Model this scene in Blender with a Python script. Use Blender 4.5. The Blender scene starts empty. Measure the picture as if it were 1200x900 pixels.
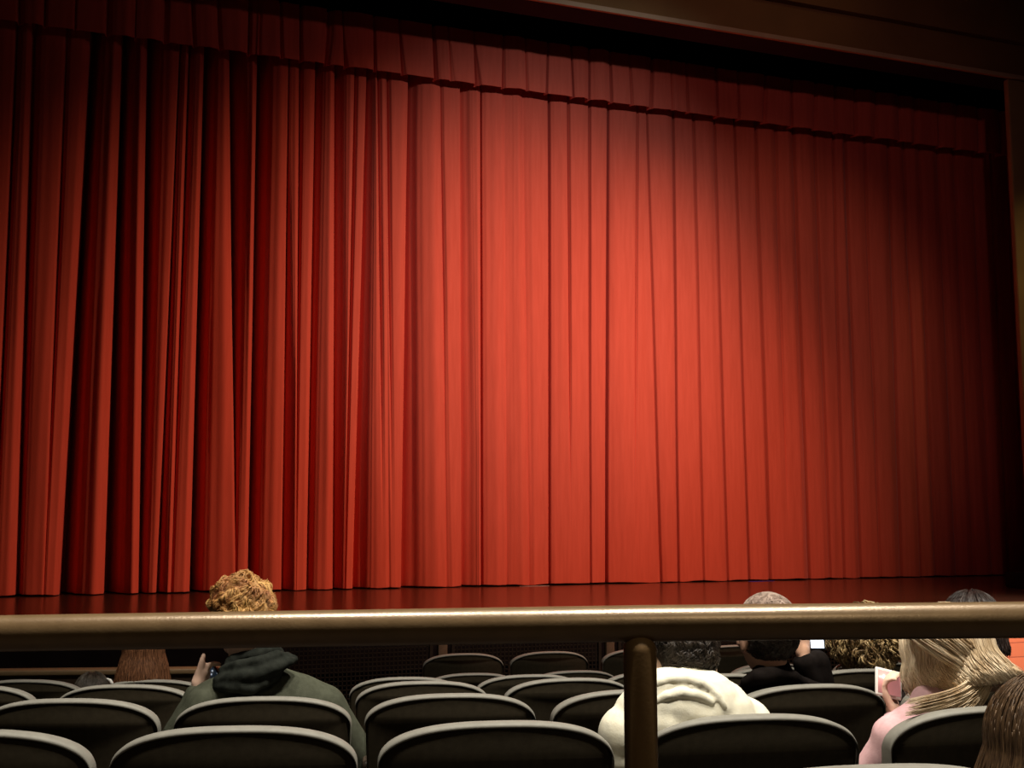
import bpy, bmesh, math, random
from mathutils import Vector, Matrix, noise
random.seed(7)
PI = math.pi
S = bpy.context.scene
COL = S.collection

# ------------------------------------------------------------------ camera
FPX = 1351.0
PITCH = math.atan(156 / 1351)
YAW = math.radians(20.1)
EYE = Vector((0, 0, 1.80))
cam = bpy.data.objects.new('camera', bpy.data.cameras.new('camera'))
COL.objects.link(cam)
cam.data.sensor_width = 36.0
cam.data.lens = FPX / 1200 * 36.0
cam.data.clip_end = 200
cam.location = EYE
cam.rotation_euler = (PI / 2 + PITCH, 0, -YAW)
S.camera = cam


def ray(px, py):
    x = (px - 600) / FPX
    z = -(py - 450) / FPX
    Y = math.cos(PITCH) - z * math.sin(PITCH)
    Z = math.sin(PITCH) + z * math.cos(PITCH)
    return Vector((x * math.cos(YAW) + Y * math.sin(YAW), -x * math.sin(YAW) + Y * math.cos(YAW), Z))


def at(px, py, Y):          # survey point on the plane y = Y
    r = ray(px, py)
    return EYE + r * (Y / r.y)


def atd(px, py, d):         # survey point at a given distance along the optical axis
    return EYE + ray(px, py) * d


def proj(p):
    v = Vector(p) - EYE
    x = v.x * math.cos(YAW) - v.y * math.sin(YAW)
    Y = v.x * math.sin(YAW) + v.y * math.cos(YAW)
    y = Y * math.cos(PITCH) + v.z * math.sin(PITCH)
    z = -Y * math.sin(PITCH) + v.z * math.cos(PITCH)
    return 600 + FPX * x / y, 450 - FPX * z / y


ARC = Vector((4.5, 18.5))        # the rows of seats are arcs about a point upstage


def arc_r(Y):                    # radius of the row that passes (x, Y), x further right for the front rows
    return math.hypot(0.9 + max(0, Y - 2.6) * 0.34 - ARC.x, Y - ARC.y)


def arc_y(Y, x):
    R = arc_r(Y)
    if abs(x - ARC.x) > 7.5:
        x = ARC.x + math.copysign(7.5, x - ARC.x)
    return ARC.y - math.sqrt(max(0.01, R * R - (x - ARC.x) ** 2))


# ------------------------------------------------------------------ materials
def srgb(r, g, b):
    f = lambda c: (c / 255 / 12.92) if c / 255 <= 0.04045 else ((c / 255 + 0.055) / 1.055) ** 2.4
    return (f(r), f(g), f(b), 1)


def mat(name, col, rough=0.6, metal=0.0, spec=0.5, col2=None, scale=30, stretch=(1, 1, 1), bump=0.0, bscale=None,
        sheen=0.0, emit=None, estr=0.0, ramp=(0.35, 0.65), detail=4, coat=0.0):
    m = bpy.data.materials.new(name)
    m.use_nodes = True
    nt = m.node_tree
    b = nt.nodes['Principled BSDF']
    b.inputs['Base Color'].default_value = col
    b.inputs['Roughness'].default_value = rough
    b.inputs['Metallic'].default_value = metal
    b.inputs['Specular IOR Level'].default_value = spec
    b.inputs['Coat Weight'].default_value = coat
    if sheen:
        b.inputs['Sheen Weight'].default_value = sheen
        b.inputs['Sheen Roughness'].default_value = 0.4
    if emit:
        b.inputs['Emission Color'].default_value = emit
        b.inputs['Emission Strength'].default_value = estr
    if col2 is not None or bump:
        tc = nt.nodes.new('ShaderNodeTexCoord')
        mp = nt.nodes.new('ShaderNodeMapping')
        mp.inputs['Scale'].default_value = stretch
        nt.links.new(tc.outputs['Object'], mp.inputs['Vector'])
        n = nt.nodes.new('ShaderNodeTexNoise')
        n.inputs['Scale'].default_value = scale
        n.inputs['Detail'].default_value = detail
        nt.links.new(mp.outputs['Vector'], n.inputs['Vector'])
        if col2 is not None:
            r = nt.nodes.new('ShaderNodeValToRGB')
            r.color_ramp.elements[0].position = ramp[0]
            r.color_ramp.elements[1].position = ramp[1]
            r.color_ramp.elements[0].color = col
            r.color_ramp.elements[1].color = col2
            nt.links.new(n.outputs['Fac'], r.inputs['Fac'])
            nt.links.new(r.outputs['Color'], b.inputs['Base Color'])
        if bump:
            n2 = n
            if bscale:
                n2 = nt.nodes.new('ShaderNodeTexNoise')
                n2.inputs['Scale'].default_value = bscale
                n2.inputs['Detail'].default_value = 3
                nt.links.new(mp.outputs['Vector'], n2.inputs['Vector'])
            bp = nt.nodes.new('ShaderNodeBump')
            bp.inputs['Strength'].default_value = bump
            bp.inputs['Distance'].default_value = 0.004
            nt.links.new(n2.outputs['Fac'], bp.inputs['Height'])
            nt.links.new(bp.outputs['Normal'], b.inputs['Normal'])
    return m


M = {}
M['curtain'] = mat('curtain_velour', (0.59, 0.083, 0.044, 1), 0.85, spec=0.15, col2=(0.64, 0.094, 0.051, 1), scale=9,
                   stretch=(3, 3, 0.25), bump=0.25, bscale=160, sheen=0.12)
M['stage'] = mat('stage_boards', (0.045, 0.017, 0.009, 1), 0.22, spec=0.55, col2=(0.058, 0.022, 0.012, 1), scale=5, stretch=(0.4, 8, 1))
M['black'] = mat('matt_black', (0.006, 0.005, 0.006, 1), 0.9, spec=0.1, col2=(0.010, 0.008, 0.009, 1), scale=6)
M['fascia'] = mat('brown_fascia', (0.20, 0.088, 0.024, 1), 0.7, spec=0.2, col2=(0.23, 0.10, 0.028, 1), scale=2)
M['lip'] = mat('pale_brown_lip', (0.42, 0.24, 0.12, 1), 0.6, spec=0.3, col2=(0.47, 0.27, 0.14, 1), scale=3)
M['soffit'] = mat('dark_soffit', (0.035, 0.025, 0.035, 1), 0.9, spec=0.05, col2=(0.04, 0.03, 0.04, 1), scale=2)
M['wall'] = mat('ochre_wall', (0.30, 0.16, 0.06, 1), 0.8, spec=0.15, col2=(0.36, 0.20, 0.07, 1), scale=2)
M['ceiling'] = mat('dark_ceiling', (0.02, 0.02, 0.025, 1), 0.9, spec=0.1, col2=(0.03, 0.03, 0.035, 1), scale=2)
M['carpet'] = mat('dark_carpet', (0.018, 0.014, 0.012, 1), 0.95, spec=0.05, col2=(0.03, 0.024, 0.02, 1), scale=200)
M['rail'] = mat('bronze_painted_rail', (0.21, 0.13, 0.06, 1), 0.30, metal=0.30, spec=1.0, col2=(0.25, 0.158, 0.075, 1), scale=40,
                stretch=(1, 1, 1), bump=0.05, bscale=300, coat=0.0)
M['post'] = mat('brown_painted_post', (0.20, 0.115, 0.045, 1), 0.5, spec=0.3, col2=(0.22, 0.128, 0.052, 1), scale=30, bump=0.04, bscale=300)
M['shell'] = mat('dark_seat_shell', (0.024, 0.018, 0.010, 1), 0.75, spec=0.12, col2=(0.030, 0.023, 0.013, 1), scale=60, bump=0.05, bscale=400)
M['rim'] = mat('grey_edge_band', (0.19, 0.18, 0.155, 1), 0.6, spec=0.3, col2=(0.22, 0.21, 0.18, 1), scale=40)
M['seatcloth'] = mat('charcoal_seat_fabric', (0.03, 0.027, 0.028, 1), 0.9, spec=0.1, col2=(0.045, 0.04, 0.04, 1), scale=120)
M['armwood'] = mat('dark_armrest', (0.05, 0.035, 0.025, 1), 0.45, spec=0.4, col2=(0.065, 0.045, 0.03, 1), scale=20, stretch=(4, 1, 1))
M['iron'] = mat('black_iron', (0.02, 0.02, 0.02, 1), 0.55, metal=0.3, col2=(0.03, 0.03, 0.03, 1), scale=40)
M['mesh'] = mat('dark_wire', (0.020, 0.015, 0.011, 1), 0.8, spec=0.08, col2=(0.025, 0.019, 0.014, 1), scale=30)
M['pitpost'] = mat('brown_pit_post', (0.085, 0.056, 0.034, 1), 0.6, spec=0.2, col2=(0.10, 0.066, 0.04, 1), scale=30)
M['cap'] = mat('wood_cap', (0.24, 0.16, 0.085, 1), 0.45, spec=0.4, col2=(0.30, 0.2, 0.10, 1), scale=12, stretch=(1, 8, 8))
M['lowwall'] = mat('dark_brown_wall', (0.05, 0.03, 0.018, 1), 0.7, spec=0.2, col2=(0.06, 0.036, 0.022, 1), scale=4)
M['skin'] = mat('skin', (0.52, 0.30, 0.20, 1), 0.55, spec=0.3, col2=(0.58, 0.34, 0.24, 1), scale=25)
M['skin_pink'] = mat('pink_skin', (0.76, 0.50, 0.38, 1), 0.5, spec=0.35, col2=(0.82, 0.56, 0.44, 1), scale=25)
M['ginger'] = mat('strawberry_blond_hair', (0.30, 0.11, 0.04, 1), 0.5, spec=0.4, col2=(0.60, 0.35, 0.11, 1), scale=14)
M['brownhair'] = mat('brown_hair', (0.060, 0.022, 0.009, 1), 0.4, spec=0.5, col2=(0.20, 0.085, 0.038, 1), scale=60, stretch=(3, 3, 0.3))
M['darkhair'] = mat('dark_brown_hair', (0.018, 0.011, 0.007, 1), 0.45, spec=0.5, col2=(0.05, 0.034, 0.022, 1), scale=40)
M['blackhair'] = mat('black_brown_hair', (0.020, 0.012, 0.010, 1), 0.45, spec=0.5, col2=(0.045, 0.027, 0.022, 1), scale=40)
M['smokyhair'] = mat('ash_brown_hair', (0.025, 0.019, 0.013, 1), 0.5, spec=0.4, col2=(0.06, 0.047, 0.035, 1), scale=40)
M['greyhair'] = mat('cropped_grey_hair', (0.22, 0.155, 0.12, 1), 0.7, spec=0.2, col2=(0.40, 0.30, 0.25, 1), scale=45)
M['curlhair'] = mat('dark_blond_curls', (0.15, 0.085, 0.034, 1), 0.45, spec=0.4, col2=(0.62, 0.45, 0.22, 1), scale=18)
M['blond'] = mat('ash_blond_hair', (0.50, 0.35, 0.20, 1), 0.5, spec=0.3, col2=(0.76, 0.62, 0.44, 1), scale=12, stretch=(2, 2, 0.6))
M['girlhair'] = mat('chestnut_hair', (0.038, 0.019, 0.008, 1), 0.55, spec=0.3, col2=(0.12, 0.066, 0.03, 1), scale=60, stretch=(3, 3, 0.3))
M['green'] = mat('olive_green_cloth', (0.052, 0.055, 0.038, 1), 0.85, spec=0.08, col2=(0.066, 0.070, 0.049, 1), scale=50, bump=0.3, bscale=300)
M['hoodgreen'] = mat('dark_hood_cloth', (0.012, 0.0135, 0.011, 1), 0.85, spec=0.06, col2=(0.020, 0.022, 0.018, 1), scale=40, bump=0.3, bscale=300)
M['cream'] = mat('cream_fleece', (0.80, 0.75, 0.59, 1), 0.9, spec=0.1, col2=(0.85, 0.81, 0.66, 1), scale=60, bump=0.12, bscale=250)
M['blackcloth'] = mat('black_jacket_cloth', (0.006, 0.0045, 0.004, 1), 0.9, spec=0.05, col2=(0.011, 0.008, 0.007, 1), scale=30)
M['pink'] = mat('pale_pink_knit', (0.64, 0.38, 0.40, 1), 0.85, spec=0.1, col2=(0.70, 0.44, 0.46, 1), scale=60, bump=0.1, bscale=300)
M['greycloth'] = mat('grey_collar_cloth', (0.25, 0.235, 0.21, 1), 0.8, spec=0.1, col2=(0.3, 0.28, 0.25, 1), scale=40)
M['denim'] = mat('dark_trousers', (0.02, 0.022, 0.03, 1), 0.85, spec=0.1, col2=(0.03, 0.034, 0.045, 1), scale=80)
M['shoe'] = mat('dark_shoe', (0.02, 0.02, 0.02, 1), 0.6, spec=0.3, col2=(0.04, 0.04, 0.04, 1), scale=30)
M['white'] = mat('white_cloth', (0.75, 0.72, 0.68, 1), 0.7, spec=0.2, col2=(0.8, 0.78, 0.74, 1), scale=30)
M['eye'] = mat('eye_white', (0.7, 0.68, 0.65, 1), 0.3, col2=(0.75, 0.72, 0.7, 1), scale=10)
M['phone'] = mat('black_phone', (0.012, 0.012, 0.014, 1), 0.2, spec=0.6, col2=(0.016, 0.016, 0.018, 1), scale=10)
M['phonewhite'] = mat('white_phone_case', (0.8, 0.76, 0.72, 1), 0.4, spec=0.4, col2=(0.84, 0.8, 0.76, 1), scale=10)
M['lens'] = mat('chrome_ring', (0.7, 0.75, 0.85, 1), 0.15, metal=0.9, col2=(0.75, 0.8, 0.9, 1), scale=10)
M['screen_white'] = mat('lit_white_screen', (0.1, 0.1, 0.1, 1), 0.3, emit=(0.85, 0.92, 1, 1), estr=2.2, col2=(0.11, 0.11, 0.11, 1))
M['screen_pink'] = mat('lit_pink_screen', (0.55, 0.25, 0.24, 1), 0.3, emit=(1, 0.42, 0.40, 1), estr=0.28, col2=(0.6, 0.28, 0.26, 1))
M['screen_dim'] = mat('dim_blue_screen', (0.02, 0.02, 0.03, 1), 0.3, emit=(0.5, 0.7, 1, 1), estr=0.5, col2=(0.02, 0.02, 0.03, 1))
_nt = M['screen_dim'].node_tree
_n = _nt.nodes.new('ShaderNodeTexVoronoi'); _n.inputs['Scale'].default_value = 85
_r = _nt.nodes.new('ShaderNodeValToRGB')
_r.color_ramp.elements[0].position = 0.18; _r.color_ramp.elements[0].color = (.75, .85, 1, 1)
_r.color_ramp.elements[1].position = 0.34; _r.color_ramp.elements[1].color = (.012, .02, .03, 1)
_tc = _nt.nodes.new('ShaderNodeTexCoord')
_nt.links.new(_tc.outputs['Object'], _n.inputs['Vector']); _nt.links.new(_n.outputs['Distance'], _r.inputs['Fac'])
_nt.links.new(_r.outputs['Color'], _nt.nodes['Principled BSDF'].inputs['Emission Color'])
M['bluestrip'] = mat('blue_strip', (0.04, 0.03, 0.5, 1), 0.6, col2=(0.05, 0.04, 0.55, 1), scale=20)
M['paletape'] = mat('pale_tape', (0.75, 0.45, 0.38, 1), 0.6, col2=(0.8, 0.5, 0.42, 1), scale=20)


def plank_mat(name, c1, c2, width, mortar=(0.03, 0.012, 0.008, 1)):
    m = mat(name, c1, 0.5, spec=0.35)
    nt = m.node_tree
    b = nt.nodes['Principled BSDF']
    tc = nt.nodes.new('ShaderNodeTexCoord')
    mp = nt.nodes.new('ShaderNodeMapping')
    mp.inputs['Rotation'].default_value = (PI / 2, 0, 0)
    nt.links.new(tc.outputs['Object'], mp.inputs['Vector'])
    br = nt.nodes.new('ShaderNodeTexBrick')
    br.inputs['Scale'].default_value = 1
    br.inputs['Color1'].default_value = c1
    br.inputs['Color2'].default_value = c2
    br.inputs['Mortar'].default_value = mortar
    br.inputs['Mortar Size'].default_value = 0.004
    br.inputs['Brick Width'].default_value = 2.6
    br.inputs['Row Height'].default_value = width
    nt.links.new(mp.outputs['Vector'], br.inputs['Vector'])
    nt.links.new(br.outputs['Color'], b.inputs['Base Color'])
    return m


M['redboards'] = plank_mat('orange_boards', (0.72, 0.19, 0.085, 1), (0.66, 0.17, 0.075, 1), 0.13, (0.35, 0.08, 0.04, 1))


# ------------------------------------------------------------------ mesh helpers
def link(name, me, parent=None, loc=None):
    o = bpy.data.objects.new(name, me)
    COL.objects.link(o)
    if parent is not None:
        o.parent = parent
    if loc is not None:
        o.location = loc
    return o


def obj(name, bm, m, parent=None, loc=None, smooth=True):
    bmesh.ops.recalc_face_normals(bm, faces=bm.faces[:])
    me = bpy.data.meshes.new(name)
    bm.to_mesh(me)
    bm.free()
    me.materials.append(m)
    if smooth:
        for p in me.polygons:
            p.use_smooth = True
    return link(name, me, parent, loc)


def tag(o, label=None, cat=None, group=None, kind=None):
    if label: o['label'] = label
    if cat: o['category'] = cat
    if group: o['group'] = group
    if kind: o['kind'] = kind
    return o


def box(bm, x0, x1, y0, y1, z0, z1, bevel=0.0, seg=2):
    r = bmesh.ops.create_cube(bm, size=1)
    vs = r['verts']
    for v in vs:
        v.co = Vector(((x0 + x1) / 2 + v.co.x * (x1 - x0), (y0 + y1) / 2 + v.co.y * (y1 - y0), (z0 + z1) / 2 + v.co.z * (z1 - z0)))
    if bevel:
        es = list({e for v in vs for e in v.link_edges})
        bmesh.ops.bevel(bm, geom=es, offset=bevel, segments=seg, profile=0.5, affect='EDGES')
    return bm


def tube(bm, pts, rad, sides=8, cap=True, flat=1.0):
    pts = [Vector(p) for p in pts]
    if not hasattr(rad, '__len__'):
        rad = [rad] * len(pts)
    rings = []
    prev = None
    for i, p in enumerate(pts):
        t = (pts[min(i + 1, len(pts) - 1)] - pts[max(i - 1, 0)])
        if t.length < 1e-9:
            t = Vector((0, 0, 1))
        t.normalize()
        if prev is None:
            a = Vector((0, 0, 1)) if abs(t.z) < 0.9 else Vector((1, 0, 0))
            n = t.cross(a).normalized()
        else:
            n = (prev - t * prev.dot(t))
            n = n.normalized() if n.length > 1e-6 else t.orthogonal().normalized()
        prev = n
        b = t.cross(n)
        rings.append([bm.verts.new(p + (n * math.cos(2 * PI * k / sides) + b * math.sin(2 * PI * k / sides) * flat) * rad[i]) for k in range(sides)])
    for i in range(len(rings) - 1):
        for k in range(sides):
            bm.faces.new((rings[i][k], rings[i][(k + 1) % sides], rings[i + 1][(k + 1) % sides], rings[i + 1][k]))
    if cap:
        bm.faces.new(rings[0][::-1])
        bm.faces.new(rings[-1])
    return bm


def ball(bm, c, r, sc=(1, 1, 1), rot=None, seg=20):
    mtx = Matrix.Translation(Vector(c))
    if rot is not None:
        mtx = mtx @ rot.to_4x4()
    mtx = mtx @ Matrix.Diagonal((r * sc[0], r * sc[1], r * sc[2], 1))
    nv = max(8, seg // 2 + 2)
    V = lambda t, p: bm.verts.new(mtx @ Vector((math.sin(t) * math.cos(p), math.sin(t) * math.sin(p), math.cos(t))))
    top, bot = V(0, 0), V(PI, 0)
    rg = [[V(PI * i / nv, 2 * PI * k / seg) for k in range(seg)] for i in range(1, nv)]
    for k in range(seg):
        k2 = (k + 1) % seg
        bm.faces.new((top, rg[0][k], rg[0][k2]))
        bm.faces.new((bot, rg[-1][k2], rg[-1][k]))
        for a, b in zip(rg, rg[1:]):
            bm.faces.new((a[k], b[k], b[k2], a[k2]))
    return bm


def cap(bm, p0, p1, r0, r1, seg=14):
    p0 = Vector(p0); p1 = Vector(p1)
    ball(bm, p0, r0, seg=seg)
    ball(bm, p1, r1, seg=seg)
    tube(bm, [p0, p1], [r0, r1], seg)
    return bm


def chain(bm, pts, rads):
    for i in range(len(pts) - 1):
        cap(bm, pts[i], pts[i + 1], rads[i], rads[i + 1])


def remesh(bm, voxel, iters=6, fac=0.5):
    me = bpy.data.meshes.new('tmp')
    bm.to_mesh(me)
    bm.free()
    o = bpy.data.objects.new('tmp', me)
    COL.objects.link(o)
    r = o.modifiers.new('r', 'REMESH')
    r.mode = 'VOXEL'
    r.voxel_size = voxel
    r.use_smooth_shade = True
    if iters:
        s = o.modifiers.new('s', 'SMOOTH')
        s.factor = fac
        s.iterations = iters
    dg = bpy.context.evaluated_depsgraph_get()
    new = bpy.data.meshes.new_from_object(o.evaluated_get(dg))
    bpy.data.objects.remove(o)
    bpy.data.meshes.remove(me)
    for p in new.polygons:
        p.use_smooth = True
    return new


def wrinkle(me, amp, sc, seed=0.0, stretch=(1, 1, 1)):
    N = len(me.vertices)
    co = [0.0] * (3 * N)
    no = [0.0] * (3 * N)
    me.vertices.foreach_get('co', co)
    me.vertices.foreach_get('normal', no)
    off = Vector((seed, seed * 1.7, 0))
    for i in range(0, 3 * N, 3):
        q = Vector((co[i] * stretch[0], co[i + 1] * stretch[1], co[i + 2] * stretch[2])) * sc + off
        n = amp * (noise.noise(q) + 0.5 * noise.noise(q * 2.3))
        co[i] += no[i] * n
        co[i + 1] += no[i + 1] * n
        co[i + 2] += no[i + 2] * n
    me.vertices.foreach_set('co', co)
    me.update()


def sculpt(name, bm, m, parent=None, loc=None, voxel=0.01, iters=5, amp=0.0, sc=12, seed=0.0):
    me = remesh(bm, voxel, iters)
    if amp:
        wrinkle(me, amp, sc, seed)
    me.materials.clear()
    me.materials.append(m)
    me.name = name
    return link(name, me, parent, loc)


# ------------------------------------------------------------------ setting
STAGE_Z = at(600, 687, 12.40).z
STAGE_Y = 8.60
CURT_Y = 12.40
VAL_Y = 12.20
ROWS = [(1.55, 0.560), (2.62, 0.46), (3.65, 0.365), (4.70, 0.255), (5.75, 0.125), (6.75, 0.0), (7.73, 0.0)]
XL, XR = -9.0, 18.0

bm = bmesh.new()      # auditorium floor: one broad terrace per row
edges = [(-3.0, 0.68)] + [(y - 0.52, z) for y, z in ROWS[:6]]
xsn = [XL + (XR - XL) * i / 60 for i in range(61)]
for k, (e, z) in enumerate(edges):
    nx = edges[k + 1][0] if k + 1 < len(edges) else None
    zb = edges[k - 1][1] if k else z
    for xa, xb in zip(xsn, xsn[1:]):
        ya = e if k == 0 else arc_y(e, xa); yb = e if k == 0 else arc_y(e, xb)
        y2a = arc_y(nx, xa) if nx else max(STAGE_Y, ya + .1); y2b = arc_y(nx, xb) if nx else max(STAGE_Y, yb + .1)
        bm.faces.new([bm.verts.new(v) for v in ((xa, ya, z), (xb, yb, z), (xb, y2b, z), (xa, y2a, z))])
        if zb > z:
            bm.faces.new([bm.verts.new(v) for v in ((xa, ya, zb), (xb, yb, zb), (xb, yb, z), (xa, ya, z))])
bmesh.ops.remove_doubles(bm, verts=bm.verts[:], dist=1e-4)
tag(obj('floor', bm, M['carpet'], smooth=False), kind='structure')

bm = bmesh.new()      # stage: deck and its dark front
box(bm, XL, XR, STAGE_Y, 14.5, -0.4, STAGE_Z)
tag(obj('floor_stage', bm, M['stage'], smooth=False), kind='structure')
xs = at(1140, 760, STAGE_Y).x
bm = bmesh.new()
box(bm, XL, xs, STAGE_Y - 0.02, STAGE_Y - 0.001, 0.001, STAGE_Z - 0.02)
tag(obj('wall_stage_front', bm, M['black'], smooth=False), kind='structure')
bm = bmesh.new()
box(bm, xs + 0.002, XR, STAGE_Y - 0.02, STAGE_Y - 0.001, 0.001, STAGE_Z - 0.02)
tag(obj('wall_stage_front_right', bm, M['redboards'], smooth=False), kind='structure')

# proscenium: fascia above the opening with a pale lip, soffit behind it, jamb on the right
PRO_Y = 10.9
hz = at(615, 0, PRO_Y).z
lipz = at(615, -6, PRO_Y).z - hz
jx = at(1190, 300, PRO_Y).x
jl = 4.6 - (jx - 4.6)
sy = EYE.y + ray(700, 31).y * ((hz - EYE.z) / ray(700, 31).z)
bm = bmesh.new()
box(bm, XL, jx + 3, PRO_Y, sy, hz, hz + 0.35)
tag(obj('ceiling_soffit', bm, M['soffit'], smooth=False), kind='structure')
f2 = at(900, 0, PRO_Y - 0.03).z
bm = bmesh.new()
box(bm, XL, jx + 3, PRO_Y - 0.025, PRO_Y - 0.001, hz + lipz, f2 - 0.03)
box(bm, XL, jx + 3, PRO_Y - 0.005, PRO_Y - 0.001, f2 - 0.03, f2)
box(bm, XL, jx + 3, PRO_Y - 0.10, PRO_Y - 0.001, f2, f2 + 3.0)
tag(obj('wall_proscenium', bm, M['fascia'], smooth=False), kind='structure')
bm = bmesh.new()
box(bm, XL, jx + 3, PRO_Y - 0.045, PRO_Y - 0.001, hz, hz + lipz, 0.008)
tag(obj('trim_1', bm, M['lip'], smooth=False), kind='structure')
bm = bmesh.new()
box(bm, jx, XR, PRO_Y - 0.02, PRO_Y + 0.06, STAGE_Z, hz - 0.002, 0.02)
tag(obj('wall_right_proscenium', bm, M['wall'], smooth=False), kind='structure')
bm = bmesh.new()
box(bm, XL, jl, PRO_Y - 0.02, PRO_Y + 0.06, STAGE_Z, hz - 0.002, 0.02)
tag(obj('wall_left_proscenium', bm, M['wall'], smooth=False), kind='structure')
# black masking: behind and above the drapes
bm = bmesh.new()
box(bm, XL, XR, 13.2, 13.4, STAGE_Z, 12)
box(bm, XL, XR, VAL_Y + 0.16, VAL_Y + 0.20, max(hz - 0.1, at(600, 103, VAL_Y).z + 0.45), 12)
tag(obj('wall_stage_back', bm, M['black'], smooth=False), kind='structure')
bm = bmesh.new()
box(bm, XL, XR, -3, 14, 12, 12.2)
tag(obj('ceiling', bm, M['ceiling'], smooth=False), kind='structure')
bm = bmesh.new()
box(bm, XL - 0.2, XL, -3, 14, -0.4, 12)
tag(obj('wall_left', bm, M['ceiling'], smooth=False), kind='structure')
bm = bmesh.new()
box(bm, XR, XR + 0.2, -3, 14, -0.4, 12)
tag(obj('wall_right', bm, M['ceiling'], smooth=False), kind='structure')
bm = bmesh.new()
box(bm, XL, XR, -3.2, -3, -0.4, 12)
tag(obj('wall_back', bm, M['ceiling'], smooth=False), kind='structure')


# ------------------------------------------------------------------ drapes
def drape(name, folds, Y, z0f, z1f, m, pu=312, pl=612, nz=30, ripple=0.017, seg=4, hem=0.0, par=None):
    """folds: (x of pleat edge high up, x low down, band px high, band px low, depth high, depth low)"""
    F = []
    for (xu, xl, wu, wl, du, dl) in folds:
        a = at(xu, pu, Y); b = at(xl, pl, Y)
        su = at(xu + wu, pu, Y).x - a.x
        sl = at(xl + wl, pl, Y).x - b.x
        F.append((a.x, a.z, b.x, b.z, su, sl, du * (1.4 if du > .3 else 1), dl * (1.4 if dl > .3 else 1)))
    bm = bmesh.new()
    rows = []
    rnd = random.Random(3)
    rr = [rnd.uniform(-0.02, 0.03) for _ in F]
    H_ = abs(z1f(0) - z0f(0))
    TS = [0.0, .008 / H_, .02 / H_] + [j / nz for j in range(1, nz)] + [1 - .02 / H_, 1 - .008 / H_, 1.0]
    for t in TS:
        zc = z0f(0) + (z1f(0) - z0f(0)) * t
        C = []
        k_ = []
        for (xa, za, xb, zb, su, sl, du, dl) in F:
            s = (zc - zb) / (za - zb)
            s2 = max(-0.2, min(1.5, s))
            e = xb + (xa - xb) * s
            w = max(0.004, sl + (su - sl) * s2)
            d = max(0.0, dl + (du - dl) * max(-0.1, min(1.1, s)))
            k_.append([e, w, d])
        for i in range(len(k_) - 1):
            e, w, d = k_[i]
            e2, w2, d2 = k_[i + 1]
            G = max(0.02, e2 - e)
            w = min(w, 0.75 * G)
            dl_ = min(0.022, 0.35 * w)
            C += [(e, 0.15 * d + rr[i] * 0), (e + dl_, d), (e + w * 0.60, d * 0.56), (e + w, d * 0.20),
                  (e + w + (G - w) * 0.22, d * 0.10 + rr[i] * 0.4), (e + w + (G - w) * 0.62, rr[i])]
        e, w, d = k_[-1]
        C.append((e, 0.15 * d))
        row = []
        for i in range(len(C) - 1):
            (u0, d0), (u1, d1) = C[i], C[i + 1]
            for q in range(seg):
                a = q / seg
                sm = a * a * (3 - 2 * a)
                row.append((u0 + (u1 - u0) * a, d0 + (d1 - d0) * sm))
        row.append(C[-1])
        rows.append((t, row))
    verts = []
    for t, row in rows:
        vr = []
        for (u, d) in row:
            z = z0f(u) + (z1f(u) - z0f(u)) * t
            rp = ripple * (noise.noise(Vector((u * 5.0, z * 0.35, 3.3))) + 0.45 * noise.noise(Vector((u * 14, z * 0.5, 9.1))))
            if hem:
                z += (hem * noise.noise(Vector((u * 4.5, 0.3, 1))) * (1 - t) ** 8 if t < 0.3 else 0)
            vr.append(bm.verts.new((u, Y + d + rp, z)))
        verts.append(vr)
    for j in range(len(verts) - 1):
        for i in range(len(verts[0]) - 1):
            bm.faces.new((verts[j][i], verts[j][i + 1], verts[j + 1][i + 1], verts[j + 1][i]))
    o = obj(name, bm, m)
    so = o.modifiers.new('cloth', 'SOLIDIFY')
    so.thickness = 0.006
    so.offset = 1
    return o


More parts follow.
